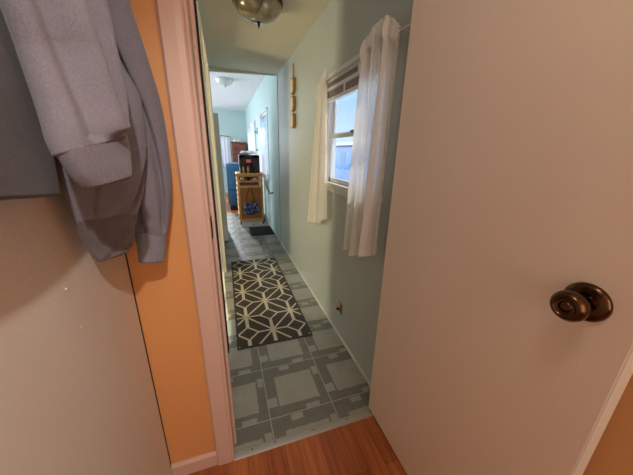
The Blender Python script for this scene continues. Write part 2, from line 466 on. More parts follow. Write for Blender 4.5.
# ------------------------------------------------------------------ hallway window
def window(name, y0, y1, z0, z1, meet, x=XR):
    f = bmesh.new()
    bx(f, x-.012, x+.048, y0-.02, y0+.022, z0, z1, bev=.002); bx(f, x-.012, x+.048, y1-.022, y1+.02, z0, z1, bev=.002)
    bx(f, x-.012, x+.048, y0-.02, y1+.02, z1-.02, z1+.006, bev=.002)
    w = struct(name, f, M['white_trim'])
    s = bmesh.new()
    bx(s, x-.030, x+.048, y0-.035, y1+.035, z0-.030, z0, bev=.004); bx(s, x-.012, x+.001, y0-.02, y1+.02, z0-.062, z0-.030, bev=.002)
    obj('window_sill', s, M['white_trim'], w)
    lo = bmesh.new()
    for (a0, a1, c0, c1) in ((y0+.022, y1-.022, z0, z0+.028), (y0+.022, y1-.022, meet-.012, meet+.010), (y0+.022, y0+.045, z0, meet), (y1-.045, y1-.022, z0, meet)):
        bx(lo, x+.004, x+.020, a0, a1, c0, c1, bev=.0015)
    a_ = obj('lower_sash', lo, M['white_trim'], w)
    obj('pane', box(x+.011, x+.012, y0+.045, y1-.045, z0+.028, meet-.012), M['pane'], a_)
    up = bmesh.new()
    for (a0, a1, c0, c1) in ((y0+.022, y1-.022, z1-.045, z1-.02), (y0+.022, y1-.022, meet-.006, meet+.020), (y0+.022, y0+.040, meet, z1-.02), (y1-.040, y1-.022, meet, z1-.02)):
        bx(up, x+.022, x+.038, a0, a1, c0, c1, bev=.0015)
    b2 = obj('upper_sash', up, M['white_trim'], w)
    obj('pane', box(x+.029, x+.030, y0+.04, y1-.04, meet+.02, z1-.045), M['pane'], b2)
    return w
w1 = window('window_1', WY0, WY1, WZ0, WZ1, 1.340)
# sash lock nub
obj('sash_lock', box(XR-.004, XR+.010, 1.40, 1.44, 1.350, 1.362, bev=.003), M['steel'], w1)
# raised blind: headrail, two gathered stacks of slats with pale rails
bl = thing('window_blind', 'raised blind with mauve-grey slats bunched at top of hallway window', 'blind', (XR-.02, 1.43, 1.545))
bh = bmesh.new(); bx(bh, XR-.026, XR+.006, 1.075, 1.785, 1.681, 1.700, bev=.003)
bx(bh, XR-.020, XR+.004, 1.08, 1.78, 1.655, 1.669, bev=.003)
obj('headrail', bh, M['white_trim'], bl)
b1 = bmesh.new(); bx(b1, XR-.006, XR+.004, 1.085, 1.775, 1.669, 1.681)
for k in range(5): bx(b1, XR-.018, XR+.006, 1.085, 1.775, 1.630+k*.005, 1.6335+k*.005, bev=.0008)
obj('slats', b1, M['shade'], bl)
br_ = bmesh.new(); bx(br_, XR-.022, XR+.004, 1.08, 1.78, 1.606, 1.627, bev=.003); obj('middle_rail', br_, M['white_trim'], bl)
b3 = bmesh.new()
for k in range(7): bx(b3, XR-.018, XR+.006, 1.085, 1.775, 1.566+k*.0056, 1.5703+k*.0056, bev=.0008)
obj('slats', b3, M['shade'], bl)
bb = bmesh.new(); bx(bb, XR-.022, XR+.004, 1.08, 1.78, 1.545, 1.566, bev=.003); bx(bb, XR-.024, XR-.016, 1.50, 1.515, 1.56, 1.61, bev=.002)
obj('bottom_rail', bb, M['white_trim'], bl)

# ------------------------------------------------------------------ curtains
def curtain_bm(top, bot, zt, zb, x0, amp, folds, n=120, m=50, seed=0, header=True):
    """top/bot: (y near, y far); zt/zb: (z near, z far)"""
    rnd = random.Random(seed); ph = [rnd.uniform(0, 6.28) for _ in range(4)]
    bm = bmesh.new(); g = []
    for j in range(m+1):
        s = j/m; row = []
        for i in range(n+1):
            u = i/n
            y = (top[0]*(1-u)+top[1]*u)*(1-s) + (bot[0]*(1-u)+bot[1]*u)*s
            z0 = zt(u) if callable(zt) else zt[0]*(1-u)+zt[1]*u
            z1 = zb(u) if callable(zb) else zb[0]*(1-u)+zb[1]*u
            z = z0*(1-s) + z1*s
            A = amp*(.35+.65*s**.7)
            x = x0 - A*(.6*math.sin(u*folds*2*PI+ph[0]+.5*math.sin(3*u+ph[1])) + .3*math.sin(u*folds*3.3*PI+ph[2]+s*1.2) + .12*math.sin(u*folds*9*PI+ph[3]))
            if header and s < .08: x -= .010*math.sin(s/.08*PI) + .004*math.sin(u*90)
            row.append(bm.verts.new((x, y, z)))
        g.append(row)
    for j in range(m):
        for i in range(n): bm.faces.new((g[j][i], g[j][i+1], g[j+1][i+1], g[j+1][i]))
    return bm
def hump(u): return 1.655 + .085*math.sin(min(1, u/.45)*PI/2) - (.075*((u-.55)/.45)**2 if u > .55 else 0)
rc = thing('sheer_curtain', 'sheer cream curtain panel on window side nearest the open door', 'curtain', (.645, 1.1, .75), 'sheer hallway curtains')
del rc['group']
obj('sheer_panel', curtain_bm((.955, 1.275), (.965, 1.345), hump, lambda u: .80-.085*min(1, u*1.6)+.008*math.sin(u*19), .632, .042, 3.6, seed=3), M['sheer'], rc, smooth=True)
obj('ruffle_header', curtain_bm((.96, 1.24), (.955, 1.285), lambda u: hump(u)+.003*math.sin(u*40), lambda u: hump(u)-.055, .628, .010, 5, m=14, seed=8), M['sheer'], rc, smooth=True)
lc = thing('sheer_curtain', 'narrow sheer white curtain panel on far side of hallway window', 'curtain', (.66, 1.85, .75))
obj('sheer_panel', curtain_bm((1.755, 1.90), (1.665, 2.12), (1.705, 1.635), lambda u: .795-.10*min(1, u*1.7)+.01*math.sin(u*14), .644, .020, 3, seed=5), M['sheer'], lc, smooth=True)
obj('ruffle_header', curtain_bm((1.745, 1.915), (1.75, 1.90), (1.735, 1.655), (1.69, 1.61), .640, .008, 6, m=10, seed=2), M['sheer'], lc, smooth=True)
rd = tube(bmesh.new(), [(.672, .94, 1.66), (.655, .95, 1.672), (.650, 1.2, 1.672), (.650, 1.8, 1.672), (.655, 1.90, 1.672), (.682, 1.91, 1.66)], .004, 10)
tag(obj('curtain_rod', rd, M['white_trim'], smooth=True), 'thin white curtain rod over the hallway window', 'curtain rod')

# ------------------------------------------------------------------ outside the hallway window
struct('ground', box(1.5, 40, -20, 40, -.72, -.6), M['snow'])
nh = thing('neighbour_house', 'pale house with snowy roof outside the hallway window', 'house', (13, 18, -.6))
obj('wall', box(11, 18, 12, 40, -.6, 1.75), M['siding'], nh)
obj('eave', box(10.7, 18.2, 11.7, 40.2, 1.75, 1.90), M['roof_dark'], nh)
obj('roof', prism_y(bmesh.new(), [(10.6, 1.9), (18.3, 1.9), (14.5, 2.5)], 11.6, 40.3), M['snow'], nh)
for y in (15, 19, 24): 
    wn = obj('window', box(10.95, 11.02, y, y+1.2, .2, 1.3), M['white_trim'], nh)
cr = thing('parked_car', 'pale blue snow-dusted car seen through the lower window sash', 'car', (6.2, 9.0, -.6))
cb = prism_y(bmesh.new(), [], 0, 1) if False else bmesh.new()
body = [(7.0, -.35), (7.0, .20), (7.25, .35), (8.4, .42), (9.1, .95), (10.6, 1.0), (11.4, .5), (11.7, .42), (11.8, -.35)]
prism_x(cb, body, 5.2, 6.9); bmesh.ops.bevel(cb, geom=cb.edges[:], offset=.07, segments=3, affect='EDGES')
obj('body', cb, M['car_paint'], cr, smooth=True)
cg = prism_x(bmesh.new(), [(8.55, .46), (9.15, .88), (10.5, .92), (11.2, .52)], 5.17, 6.93); obj('side_window', cg, M['car_glass'], cr)
ws = bmesh.new(); prism_x(ws, [(8.42, .46), (8.38, .46), (9.05, .95), (9.1, .95)], 5.35, 6.75); obj('windshield', ws, M['car_glass'], cr)
obj('snow_cap', box(5.3, 6.8, 9.15, 10.5, .99, 1.06, bev=.03), M['snow'], cr)
for y in (7.8, 10.9):
    for x in (5.2, 6.75):
        obj('wheel', lathe(bmesh.new(), [(.12, 0), (.20, -.01), (.32, 0), (.33, .05), (.33, .15), (.2, .2)], Matrix.Translation((x, y, -.27)) @ Matrix.Rotation(PI/2, 4, 'Y'), 28), M['black'], cr, smooth=True)
fn = bmesh.new()
for k in range(26): bx(fn, 4.2, 4.24, 4.0+k*.24, 4.0+k*.24+.225, -.6, .62+.02*math.sin(k*2.1))
bx(fn, 4.24, 4.28, 4.0, 10.2, .3, .38)
tag(obj('board_fence', fn, M['fence_mauve']), 'mauve-grey board fence below the snow outside the window', 'fence')
tr = bmesh.new()
def branch(p, d, l, r, n):
    q = p + d*l; tube(tr, [p, p+d*l*.5+Vector((random.uniform(-.05,.05), random.uniform(-.05,.05), 0)), q], [r, r*.8, r*.6], 7)
    if n:
        for _ in range(3):
            dd = (d + Vector((random.uniform(-.7,.7), random.uniform(-.7,.7), random.uniform(-.2,.4)))).normalized()
            branch(q, dd, l*.72, r*.6, n-1)
branch(Vector((9, 13.2, -.6)), Vector((0,0,1)), 1.1, .07, 4)
tag(obj('bare_tree', tr, M['bark'], smooth=True), 'small bare tree outside the hallway window', 'tree')

# ------------------------------------------------------------------ rug with star lattice
RX, RY, RW, RL = -.012, 1.487, .515, 1.495
rb = bmesh.new()
bx(rb, 0, RW, 0, RL, 0, .007, bev=.002)
def clip(poly, W0, W1, L0, L1):
    def cut(p, ax, v, sgn):
        out = []
        for i in range(len(p)):
            a, b2 = p[i], p[(i+1) % len(p)]
            da, db_ = sgn*(a[ax]-v), sgn*(b2[ax]-v)
            if da >= 0: out.append(a)
            if (da > 0 and db_ < 0) or (da < 0 and db_ > 0):
                t = da/(da-db_); out.append((a[0]+(b2[0]-a[0])*t, a[1]+(b2[1]-a[1])*t))
        return out
    for ax, v, s in ((0, W0, 1), (0, W1, -1), (1, L0, 1), (1, L1, -1)):
        if len(poly) < 3: return []
        poly = cut(poly, ax, v, s)
    return poly
zc = [0]
def line(a, b2, w):
    dx, dy = b2[0]-a[0], b2[1]-a[1]; L_ = math.hypot(dx, dy); px, py = -dy/L_*w/2, dx/L_*w/2
    ex, ey = dx/L_*w*.3, dy/L_*w*.3
    p = clip([(a[0]-ex+px, a[1]-ey+py), (a[0]-ex-px, a[1]-ey-py), (b2[0]+ex-px, b2[1]+ey-py), (b2[0]+ex+px, b2[1]+ey+py)], .014, RW-.014, .014, RL-.014)
    if len(p) >= 3:
        zc[0] += 1; z = .0075 + (zc[0] % 9)*.00004
        try:
            f = rb.faces.new([rb.verts.new((x, y, z)) for x, y in p]); f.material_index = 1
        except ValueError: pass
DX, DY = .1735, .408
for col in range(-1, 4):
    x = .083 + col*DX; odd = col % 2
    for k in range(-2, 6):
        y = (.138 if odd else .345) + k*DY
        hw, hh = .070, .072
        cy = y + DY/2
        line((x, y), (x, cy-hh), .024); line((x, cy+hh), (x, y+DY), .024)
        V = [(x, cy-hh), (x+hw, cy), (x, cy+hh), (x-hw, cy)]
        for q in range(4): line(V[q], V[(q+1) % 4], .013)
        # diamond side points run across to the hubs either side
        line((x+hw, cy), (x+DX, cy), .014); line((x-hw, cy), (x-DX, cy), .014)
        line((x, y), (x+DX, y+DY/2), .014); line((x, y), (x+DX, y-DY/2), .014)
for v in rb.verts: v.co += Vector((RX, RY, 0))
M['rug_dark'] = simple('rug_charcoal', rgb(62,56,52), .95, var=.15, scale=60, bump=.6, bscale=260)
M['rug_light'] = simple('rug_cream', rgb(190,182,160), .95, var=.12, scale=60, bump=.6, bscale=260)
rme = obj('runner_rug', rb, [M['rug_dark'], M['rug_light']])
tag(rme, 'charcoal runner rug with cream star lattice lying on grey tile', 'rug')
mb = bmesh.new(); bx(mb, .305, .672, 3.93, 4.43, 0, .008, bev=.003)
for k in range(14): bx(mb, .33, .65, 3.955+k*.034, 3.965+k*.034, .008, .011)
tag(obj('door_mat', mb, M['rubber']), 'small black rubber mat on tiles in front of the wooden cart', 'mat')

# ------------------------------------------------------------------ wall jack
wj = thing('wall_jack', 'small round almond wall jack low on the hallway wall', 'wall jack', (XR, 1.462, .237))
def from_right(y, z, x=XR): return Matrix.Translation((x, y, z)) @ Matrix.Rotation(-PI/2, 4, 'Y')
obj('housing', lathe(bmesh.new(), [(.027, 0), (.029, .010), (.026, .020), (.016, .027), (.004, .029)], from_right(1.462, .240), 32), M['jack'], wj, smooth=True)
obj('socket', box(XR-.026, XR-.006, 1.436, 1.452, .208, .224, bev=.003), M['black'], wj)
obj('back_plate', box(XR-.005, XR, 1.405, 1.455, .185, .262, bev=.002), M['olive'], wj)

# ------------------------------------------------------------------ plaque wall hanging
ph_ = thing('plaque_hanging', 'three tan wooden plaques strung one above another on hallway wall', 'wall decoration', (XR, 2.72, 1.46))
obj('cord', tube(bmesh.new(), [(XR-.012, 2.72, 2.01), (XR-.010, 2.722, 1.95), (XR-.010, 2.72, 1.88)], .006, 8), M['tan_edge'], ph_)
for zt in (1.885, 1.735, 1.585):
    zb_ = zt-.128
    pb = bmesh.new()
    y0, y1 = 2.655, 2.765
    prism_x(pb, [(y0, zt-.015), (y0+.02, zt), (y1-.02, zt), (y1, zt-.015), (y1, zb_+.03), (y1-.025, zb_), (y0+.025, zb_), (y0, zb_+.03)], XR-.030, XR-.004)
    p_ = obj('plaque', pb, M['tan_edge'], ph_)
    fb = bmesh.new()
    prism_x(fb, [(y0+.010, zt-.022), (y0+.026, zt-.010), (y1-.026, zt-.010), (y1-.010, zt-.022), (y1-.010, zb_+.032), (y1-.03, zb_+.010), (y0+.03, zb_+.010), (y0+.010, zb_+.032)], XR-.0315, XR-.030)
    obj('plaque_face', fb, M['tan_wood'], p_)
    if zt < 1.88: obj('cord', tube(bmesh.new(), [(XR-.012, 2.71, zt+.024), (XR-.012, 2.71, zt-.002)], .004, 8), M['twine'], ph_)

# ------------------------------------------------------------------ ceiling lights
def dome_light(x, y, z, r, h, glass, metal, label, crystal):
    t = thing('ceiling_light', label, 'ceiling light', (x, y, z))
    T = Matrix.Translation((x, y, z)) @ Matrix.Rotation(PI, 4, 'X')
    obj('ceiling_plate', lathe(bmesh.new(), [(r*.98, 0), (r*1.02, .006), (r, .020), (r*.93, .026)], T, 56), metal, t, smooth=True)
    prof = [(r*.95*math.cos(a*PI/2/14)**1.05 if a < 14 else .004, .018+h*math.sin(a*PI/2/14)) for a in range(15)]
    obj('glass_dome', lathe(bmesh.new(), prof, T, 56), glass, t, smooth=True)
    b0 = .018+h
    obj('finial', lathe(bmesh.new(), [(.012, b0-.006), (.014, b0), (.008, b0+.006), (.010, b0+.012), (.006, b0+.018), (.004, b0+.028), (.001, b0+.036)], T, 24), crystal, t, smooth=True)
    return t
dome_light(.272, 1.985, ZH, .150, .092, M['amber_glass'], M['brass_dark'], 'smoky amber glass dome light on low hallway ceiling', M['dark_steel'])
dome_light(.115, 5.00, ZF, .140, .075, M['pale_glass'], M['pale_glass'], 'pale frosted glass dome light on the far room ceiling', M['steel'])

# ------------------------------------------------------------------ far room shell
fw = bmesh.new()
bx(fw, -2.6, -.40, YF, YF+.1, 0, ZF+.1); bx(fw, .17, XR+.12, YF, YF+.1, 0, ZF+.1); bx(fw, -.40, .17, YF, YF+.1, 0, .85); bx(fw, -.40, .17, YF, YF+.1, 1.56, ZF+.1)
struct('wall_far', fw, M['far_wall'])
FA = (4.40, 5.35, .86, 1.86); FB = (6.1, 7.55, .78, 1.84)
w2 = bmesh.new()
bx(w2, XR, XR+.12, YE, FA[0], 0, ZF+.1); bx(w2, XR, XR+.12, FA[1], FB[0], 0, ZF+.1); bx(w2, XR, XR+.12, FB[1], YF, 0, ZF+.1)
for q in (FA, FB): bx(w2, XR, XR+.12, q[0], q[1], 0, q[2]); bx(w2, XR, XR+.12, q[0], q[1], q[3], ZF+.1)
struct('wall_right', w2, M['far_wall'])
fl = bmesh.new(); bx(fl, -2.7, -2.6, 3.70, YF, 0, ZF+.1); bx(fl, -2.6, HL-.09, 3.60, 3.70, 0, ZF+.1)
struct('wall_left', fl, M['far_wall'])
struct('ceiling', box(-2.7, XR+.12, YE+.03, YF+.1, ZF, ZF+.06), M['far_ceiling'])
window('window_2', FA[0], FA[1], FA[2], FA[3], 1.36)
window('window_3', FB[0], FB[1], FB[2], FB[3], 1.31)
def small_curtain(y0, y1, zt, zb, seed, label, x=.655, mat='lace'):
    t = thing('lace_curtain', label, 'curtain', (x, (y0+y1)/2, zb))
    obj('lace_panel', curtain_bm((y0, y1), (y0-.02, y1+.02), (zt, zt), lambda u: zb+.012*math.sin(u*22), x, .018, 4, n=60, m=20, seed=seed), M[mat], t, smooth=True)
    obj('curtain_rod', tube(bmesh.new(), [(XR-.002, y0-.03, zt), (x, y0-.02, zt), (x, y1+.02, zt), (XR-.002, y1+.03, zt)], .005, 8), M['white_trim'], t)
small_curtain(4.42, 4.98, 1.60, .78, 11, 'white lace curtain on nearest far-room window, beside the cart')
small_curtain(5.05, 5.42, 1.86, .80, 12, 'tall white lace curtain on far half of the nearer far-room window')
small_curtain(6.05, 6.75, 1.82, .75, 13, 'white lace curtain on near side of the farthest side window')
small_curtain(6.95, 7.65, 1.70, .75, 14, 'white lace curtain closest to the tall brown dresser')
for (y, z, lab) in ((5.75, 1.62, 'dark hook high between the lace curtains'), (5.62, 1.28, 'dark hook lower between the lace curtains')):
    hk = bmesh.new(); bx(hk, XR-.012, XR, y-.025, y+.025, z-.06, z+.06, bev=.004); tube(hk, [(XR-.01, y, z-.02), (XR-.05, y, z-.04), (XR-.055, y, z)], .008, 8)
    tag(obj('wall_hook', hk, M['dark_steel']), lab, 'hook')

# tall pale fridge on the left just beyond the hallway
fr = thing('refrigerator', 'tall pale refrigerator side at left just past the hallway', 'refrigerator', (-.36, 4.0, 0))
obj('cabinet', box(-.72, -.022, 3.72, 4.38, .02, 1.668, bev=.012), M['fridge'], fr)
obj('door', box(-.72, -.022, 4.385, 4.42, .06, 1.66, bev=.01), M['fridge'], fr)
for x in (-.68, -.07):
    obj('foot', box(x, x+.04, 3.76, 3.80, 0, .02), M['black'], fr)

# far window with white sheer on the end wall, brown dresser, blue chair
cwt = thing('sheer_drape', 'white sheer drape over the window on the teal end wall', 'curtain', (.05, YF-.06, .9))
dr = curtain_bm((-.35, .20), (-.37, .22), (0, 0), (0, 0), 0, .02, 6, n=80, m=24, seed=21)
for v in dr.verts: pass
dr.free()
dr = bmesh.new(); g = []
for j in range(21):
    row = []
    for i in range(61):
        u = i/60; s = j/20; x = -.45+u*.66
        row.append(dr.verts.new((x, YF-.045-.016*math.sin(u*44+.6*math.sin(u*9)), 1.63 - .06*(2*u-1)**2 - s*.85)))
    g.append(row)
for j in range(20):
    for i in range(60): dr.faces.new((g[j][i], g[j][i+1], g[j+1][i+1], g[j+1][i]))
obj('sheer_panel', dr, M['lace'], cwt, smooth=True)
obj('curtain_rod', tube(bmesh.new(), [(-.5, YF-.045, 1.61), (-.12, YF-.045, 1.635), (.24, YF-.045, 1.60)], .01, 8), M['tan_edge'], cwt)

ds = thing('tall_dresser', 'tall reddish-brown wooden dresser against the teal end wall', 'dresser', (.42, 8.15, 0))
obj('carcass', box(.235, .625, 7.95, 8.40, .06, 1.43, bev=.006), M['mahogany'], ds)
obj('dresser_top', box(.225, .635, 7.93, 8.41, 1.43, 1.455, bev=.004), M['mahogany'], ds)
for k in range(5):
    d_ = obj('drawer', box(.255, .605, 7.935, 7.955, .10+k*.262, .345+k*.262, bev=.004), M['mahogany'], ds)
    for x in (.33, .53):
        obj('drawer_knob', lathe(bmesh.new(), [(.006, 0), (.012, .012), (.010, .02), (.003, .023)], Matrix.Translation((x, 7.935, .22+k*.262)) @ Matrix.Rotation(PI/2, 4, 'X'), 14), M['brass_dark'], d_, smooth=True)
for x in (.25, .59):
    for y in (7.98, 8.34): obj('leg', box(x-.015, x+.015, y, y+.03, 0, .06), M['mahogany'], ds)
for i, (x, lab) in enumerate(((.345, 'white cup on tall dresser, left one'), (.43, 'white cup on tall dresser, right one'))):
    tag(obj('white_cup', lathe(bmesh.new(), [(.028, 0), (.034, .02), (.036, .06), (.033, .062), (.028, .02), (.001, .01)], Matrix.Translation((x, 8.05, 1.455)), 20), M['paper'], smooth=True), lab, 'cup')

ch = thing('armchair', 'blue upholstered armchair with dark base behind the wooden cart', 'armchair', (.33, 6.2, 0))
b_ = bmesh.new(); prism_x(b_, [(5.86, .10), (5.80, .45), (5.72, .95), (5.78, 1.0), (5.90, 1.0), (6.0, .92), (6.04, .45), (6.04, .10)], .035, .60)
bmesh.ops.bevel(b_, geom=b_.edges[:], offset=.03, segments=3, affect='EDGES'); obj('backrest', b_, M['blue_fabric'], ch, smooth=True)
obj('seat', box(.12, .52, 6.03, 6.62, .22, .47, bev=.04), M['blue_fabric'], ch, smooth=True)
for x in (.035, .50): obj('armrest', box(x, x+.10, 5.98, 6.60, .12, .62, bev=.04), M['blue_fabric'], ch, smooth=True)
obj('base', box(.06, .58, 5.88, 6.56, .0, .11, bev=.01), M['black'], ch)

# ------------------------------------------------------------------ wooden kitchen cart
ct = thing('kitchen_cart', 'light pine kitchen cart on casters at the end of the hallway', 'cart', (.38, 4.80, 0))
X0, X1, Y0, Y1 = .185, .600, 4.62, 5.02
for (x, y) in ((X0, Y0), (X1-.035, Y0), (X0, Y1-.035), (X1-.035, Y1-.035)):
    obj('post', box(x, x+.035, y, y+.035, .05, .86, bev=.003), M['pine'], ct)
obj('cart_top', box(X0-.015, X1+.015, Y0-.015, Y1+.015, .855, .880, bev=.004), M['pine'], ct)
obj('rail', box(X0+.035, X1-.035, Y0+.004, Y0+.020, .825, .855), M['pine'], ct)
obj('shelf', box(X0+.01, X1-.01, Y0+.004, Y1, .735, .752, bev=.002), M['pine'], ct)
obj('rail', box(X0+.035, X1-.035, Y0+.002, Y0+.018, .640, .675, bev=.002), M['pine'], ct)
obj('back_panel', box(X0+.035, X1-.035, Y1-.03, Y1-.02, .64, .855), M['mahogany'], ct)
obj('front_panel', box(X0+.033, X1-.033, Y0+.014, Y0+.026, .10, .645), M['pine_dark'], ct)
obj('rail', box(X0+.035, X1-.035, Y0+.002, Y0+.020, .055, .105, bev=.002), M['pine'], ct)
for k in range(8):
    obj('side_slat', box(X0-.006, X0+.006, Y0+.03, Y1-.03, .16+k*.085, .20+k*.085, bev=.002), M['pine'], ct)
for (x, y) in ((X0+.018, Y0+.02), (X1-.018, Y0+.02), (X0+.018, Y1-.02), (X1-.018, Y1-.02)):
    w_ = obj('caster', lathe(bmesh.new(), [(.012, -.012), (.026, -.011), (.028, 0), (.026, .011), (.012, .012)], Matrix.Translation((x, y, .028)) @ Matrix.Rotation(PI/2, 4, 'Y'), 20), M['black'], ct, smooth=True)
    obj('caster_fork', box(x-.016, x+.016, y-.008, y+.012, .035, .072, bev=.003), M['dark_steel'], w_)

# coffee machine on the cart
cm = thing('coffee_machine', 'boxy black coffee machine with pinkish panel standing on the cart', 'coffee machine', (.385, 4.80, .88))
mb = bmesh.new()
bx(mb, .240, .340, 4.72, 4.96, .885, 1.165, bev=.008); bx(mb, .450, .575, 4.72, 4.96, .885, 1.165, bev=.008)
bx(mb, .325, .465, 4.84, 4.96, .885, 1.165, bev=.004); bx(mb, .242, .573, 4.72, 4.96, 1.115, 1.170, bev=.008)
bx(mb, .242, .573, 4.72, 4.96, .881, .915, bev=.006)
obj('housing', mb, M['black'], cm)
obj('pink_panel', box(.352, .438, 4.725, 4.735, 1.045, 1.098, bev=.003), M['pink'], cm)
obj('carafe', lathe(bmesh.new(), [(.030, 0), (.040, .02), (.040, .08), (.030, .11), (.028, .115)], Matrix.Translation((.395, 4.79, .917)), 24), M['maroon'], cm, smooth=True)
# crumpled white bag on the machine
pb = bmesh.new(); bmesh.ops.create_icosphere(pb, subdivisions=4, radius=1)
for v in pb.verts:
    n_ = .25*math.sin(v.co.x*7+1)+.2*math.sin(v.co.y*9)+.18*math.sin(v.co.z*8+v.co.x*5)
    c = v.co*(1+n_*.5)
    v.co = Vector((0.40+c.x*.115, 4.83+c.y*.08, 1.171+.030+max(-.030, c.z*.022+.016*abs(math.sin(v.co.x*3.2))*(1 if v.co.z > 0 else 0))))
tag(obj('paper_bag', pb, M['paper'], smooth=False), 'crumpled white paper bag lying on the black coffee machine', 'bag')
# bottles and jars in front of the machine
bt = [(.255, 'bottle_a', .11, 'dark brown bottle on cart, leftmost in the row'), (.295, 'bottle_b', .12, 'amber jar on cart, second from left'),
      (.335, 'bottle_a', .10, 'dark brown bottle in middle of the row on cart'), (.372, 'bottle_b', .125, 'tall amber bottle below the pinkish panel'),
      (.43, 'black', .11, 'black bottle right of the tall amber one on cart'), (.485, 'black', .095, 'black bottle on cart, rightmost in the row')]
for x, m_, h, lab in bt:
    t = thing('bottle', lab, 'bottle', (x, 4.665, .88), 'bottles on the wooden cart')
    obj('bottle_body', lathe(bmesh.new(), [(.015, 0), (.0165, .005), (.0165, h*.62), (.008, h*.78), (.007, h*.9)], Matrix.Translation((x, 4.665, .881)), 18), M[m_], t, smooth=True)
    obj('cap', lathe(bmesh.new(), [(.0085, h*.88), (.0085, h), (.006, h+.002)], Matrix.Translation((x, 4.665, .881)), 14), M['black'], t, smooth=True)
# things on the shelf
for x, h, r, m_, lab in ((.27, .05, .03, 'tan_wood', 'small tan bowl at left on cart shelf'), (.37, .06, .032, 'black', 'dark mug in middle of cart shelf'), (.48, .04, .035, 'paper', 'white bowl at right on cart shelf')):
    tag(obj('bowl' if m_ != 'black' else 'mug', lathe(bmesh.new(), [(r*.6, 0), (r, h*.5), (r*1.05, h), (r*.95, h), (r*.85, h*.5), (.002, h*.2)], Matrix.Translation((x, 4.70, .753)), 24), M[m_], smooth=True), lab, 'bowl' if m_ != 'black' else 'mug')
# hanging bag: patterned navy tote on strings
bg = thing('tote_bag', 'navy and white patterned bag hanging on cart front', 'bag', (.38, 4.60, .25))
bgm = bmesh.new(); bmesh.ops.create_uvsphere(bgm, u_segments=36, v_segments=24, radius=1)
for v in bgm.verts:
    x, y, z = v.co
    notch = .32*math.exp(-(x/.35)**2)*max(0, z)
    v.co = Vector((.385+math.copysign(abs(x)**.7, x)*.125*(1-.10*z), 4.594+y*.028+.004*math.sin(x*9+z*5), .295+math.copysign(abs(z)**.75, z)*.115-notch*.1+.005*math.sin(x*8)))
def pattern_mat():
    m, t, b = nt('navy_print')
    tc = N(t, 'ShaderNodeTexCoord'); vo = N(t, 'ShaderNodeTexNoise'); setin(vo, Scale=32.0, Detail=1.0)
    t.links.new(tc.outputs['Object'], vo.inputs['Vector'])
    r = N(t, 'ShaderNodeValToRGB'); r.color_ramp.elements[0].position = .50; r.color_ramp.elements[1].position = .60
    r.color_ramp.elements[0].color = rgb(34,44,78); r.color_ramp.elements[1].color = rgb(124,130,156)
    t.links.new(vo.outputs['Fac'], r.inputs[0]); t.links.new(r.outputs[0], b.inputs['Base Color']); setin(b, Roughness=.8)
    return m
obj('bag_body', bgm, pattern_mat(), bg, smooth=True)
for x0, x1 in ((.30, .37), (.45, .40)):
    obj('handle', tube(bmesh.new(), [(x0, 4.592, .405), (x0*.7+x1*.3, 4.592, .50), (x1, 4.606, .655)], .006, 8), M['black'], bg)

# things on the wall side of the cart
tag(obj('walking_stick', tube(bmesh.new(), [(.632, 4.585, .0), (.628, 4.585, .45), (.623, 4.585, .84), (.622, 4.57, .875), (.622, 4.52, .87)], .011, 12), M['white_trim'], smooth=True),
    'white walking stick standing between the cart and wall', 'stick')
def shoe(x, y, rz, lab):
    t = thing('dark_shoe', lab, 'shoe', (x, y, 0), 'dark shoes by the wall')
    u = bmesh.new(); bmesh.ops.create_uvsphere(u, u_segments=24, v_segments=14, radius=1)
    for v in u.verts:
        a, b2, c = v.co
        hh = .035 + .028*max(0, -b2)
        v.co = Vector((x+a*.038*(1-.15*b2*b2), y+b2*.12, .022+max(0, c)*hh*1.5 + min(0, c)*.01))
    obj('upper', u, M['black'], t, smooth=True)
    s_ = lathe(bmesh.new(), [(.038, 0), (.041, .006), (.041, .016), (.038, .02)], Matrix.Translation((x, y, .001)) @ Matrix.Scale(3.05, 4, (0, 1, 0)), 28)
    obj('sole', s_, M['dark_steel'], t, smooth=True)
shoe(.636, 4.86, 0, 'black shoe on floor beside the cart, the nearer of two')
shoe(.636, 5.13, 0, 'black shoe on floor beside the cart, the farther of two')
cbm = tube(bmesh.new(), [(XR-.012, 4.05, .64), (XR-.014, 4.3, .58), (XR-.02, 4.6, .66), (XR-.02, 4.9, .72)], .007, 8)
tag(obj('black_cable', cbm, M['black'], smooth=True), 'black cable drooping along wall beside the white walking stick', 'cable')

# ------------------------------------------------------------------ hanging sweatshirts
def folds(amp, k, tw, ph=0, ridge=None):
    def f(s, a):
        v = amp*(.5*math.sin(k*a+tw*s*6+ph) + .3*math.sin((k+2)*a-tw*s*9+ph*2.1) + .25*math.sin(2*a+s*11+ph))
        for a0, a1, A, wd in (ridge if isinstance(ridge, list) else [ridge] if ridge else []):
            ac = a0+(a1-a0)*s
            d = (a-ac+PI) % (2*PI) - PI
            v += A*math.exp(-(d/wd)**2)*min(1, s*4+.5)*(1 if s < .9 else (1-s)*10)
        return v
    return f
def hoodie(name, label, loc):
    return thing(name, label, 'sweatshirt', loc)
h1 = hoodie('hooded_sweatshirt', 'light grey sweatshirt hanging nearest, its pale sleeve in front', (-.24, .3, 1.85))
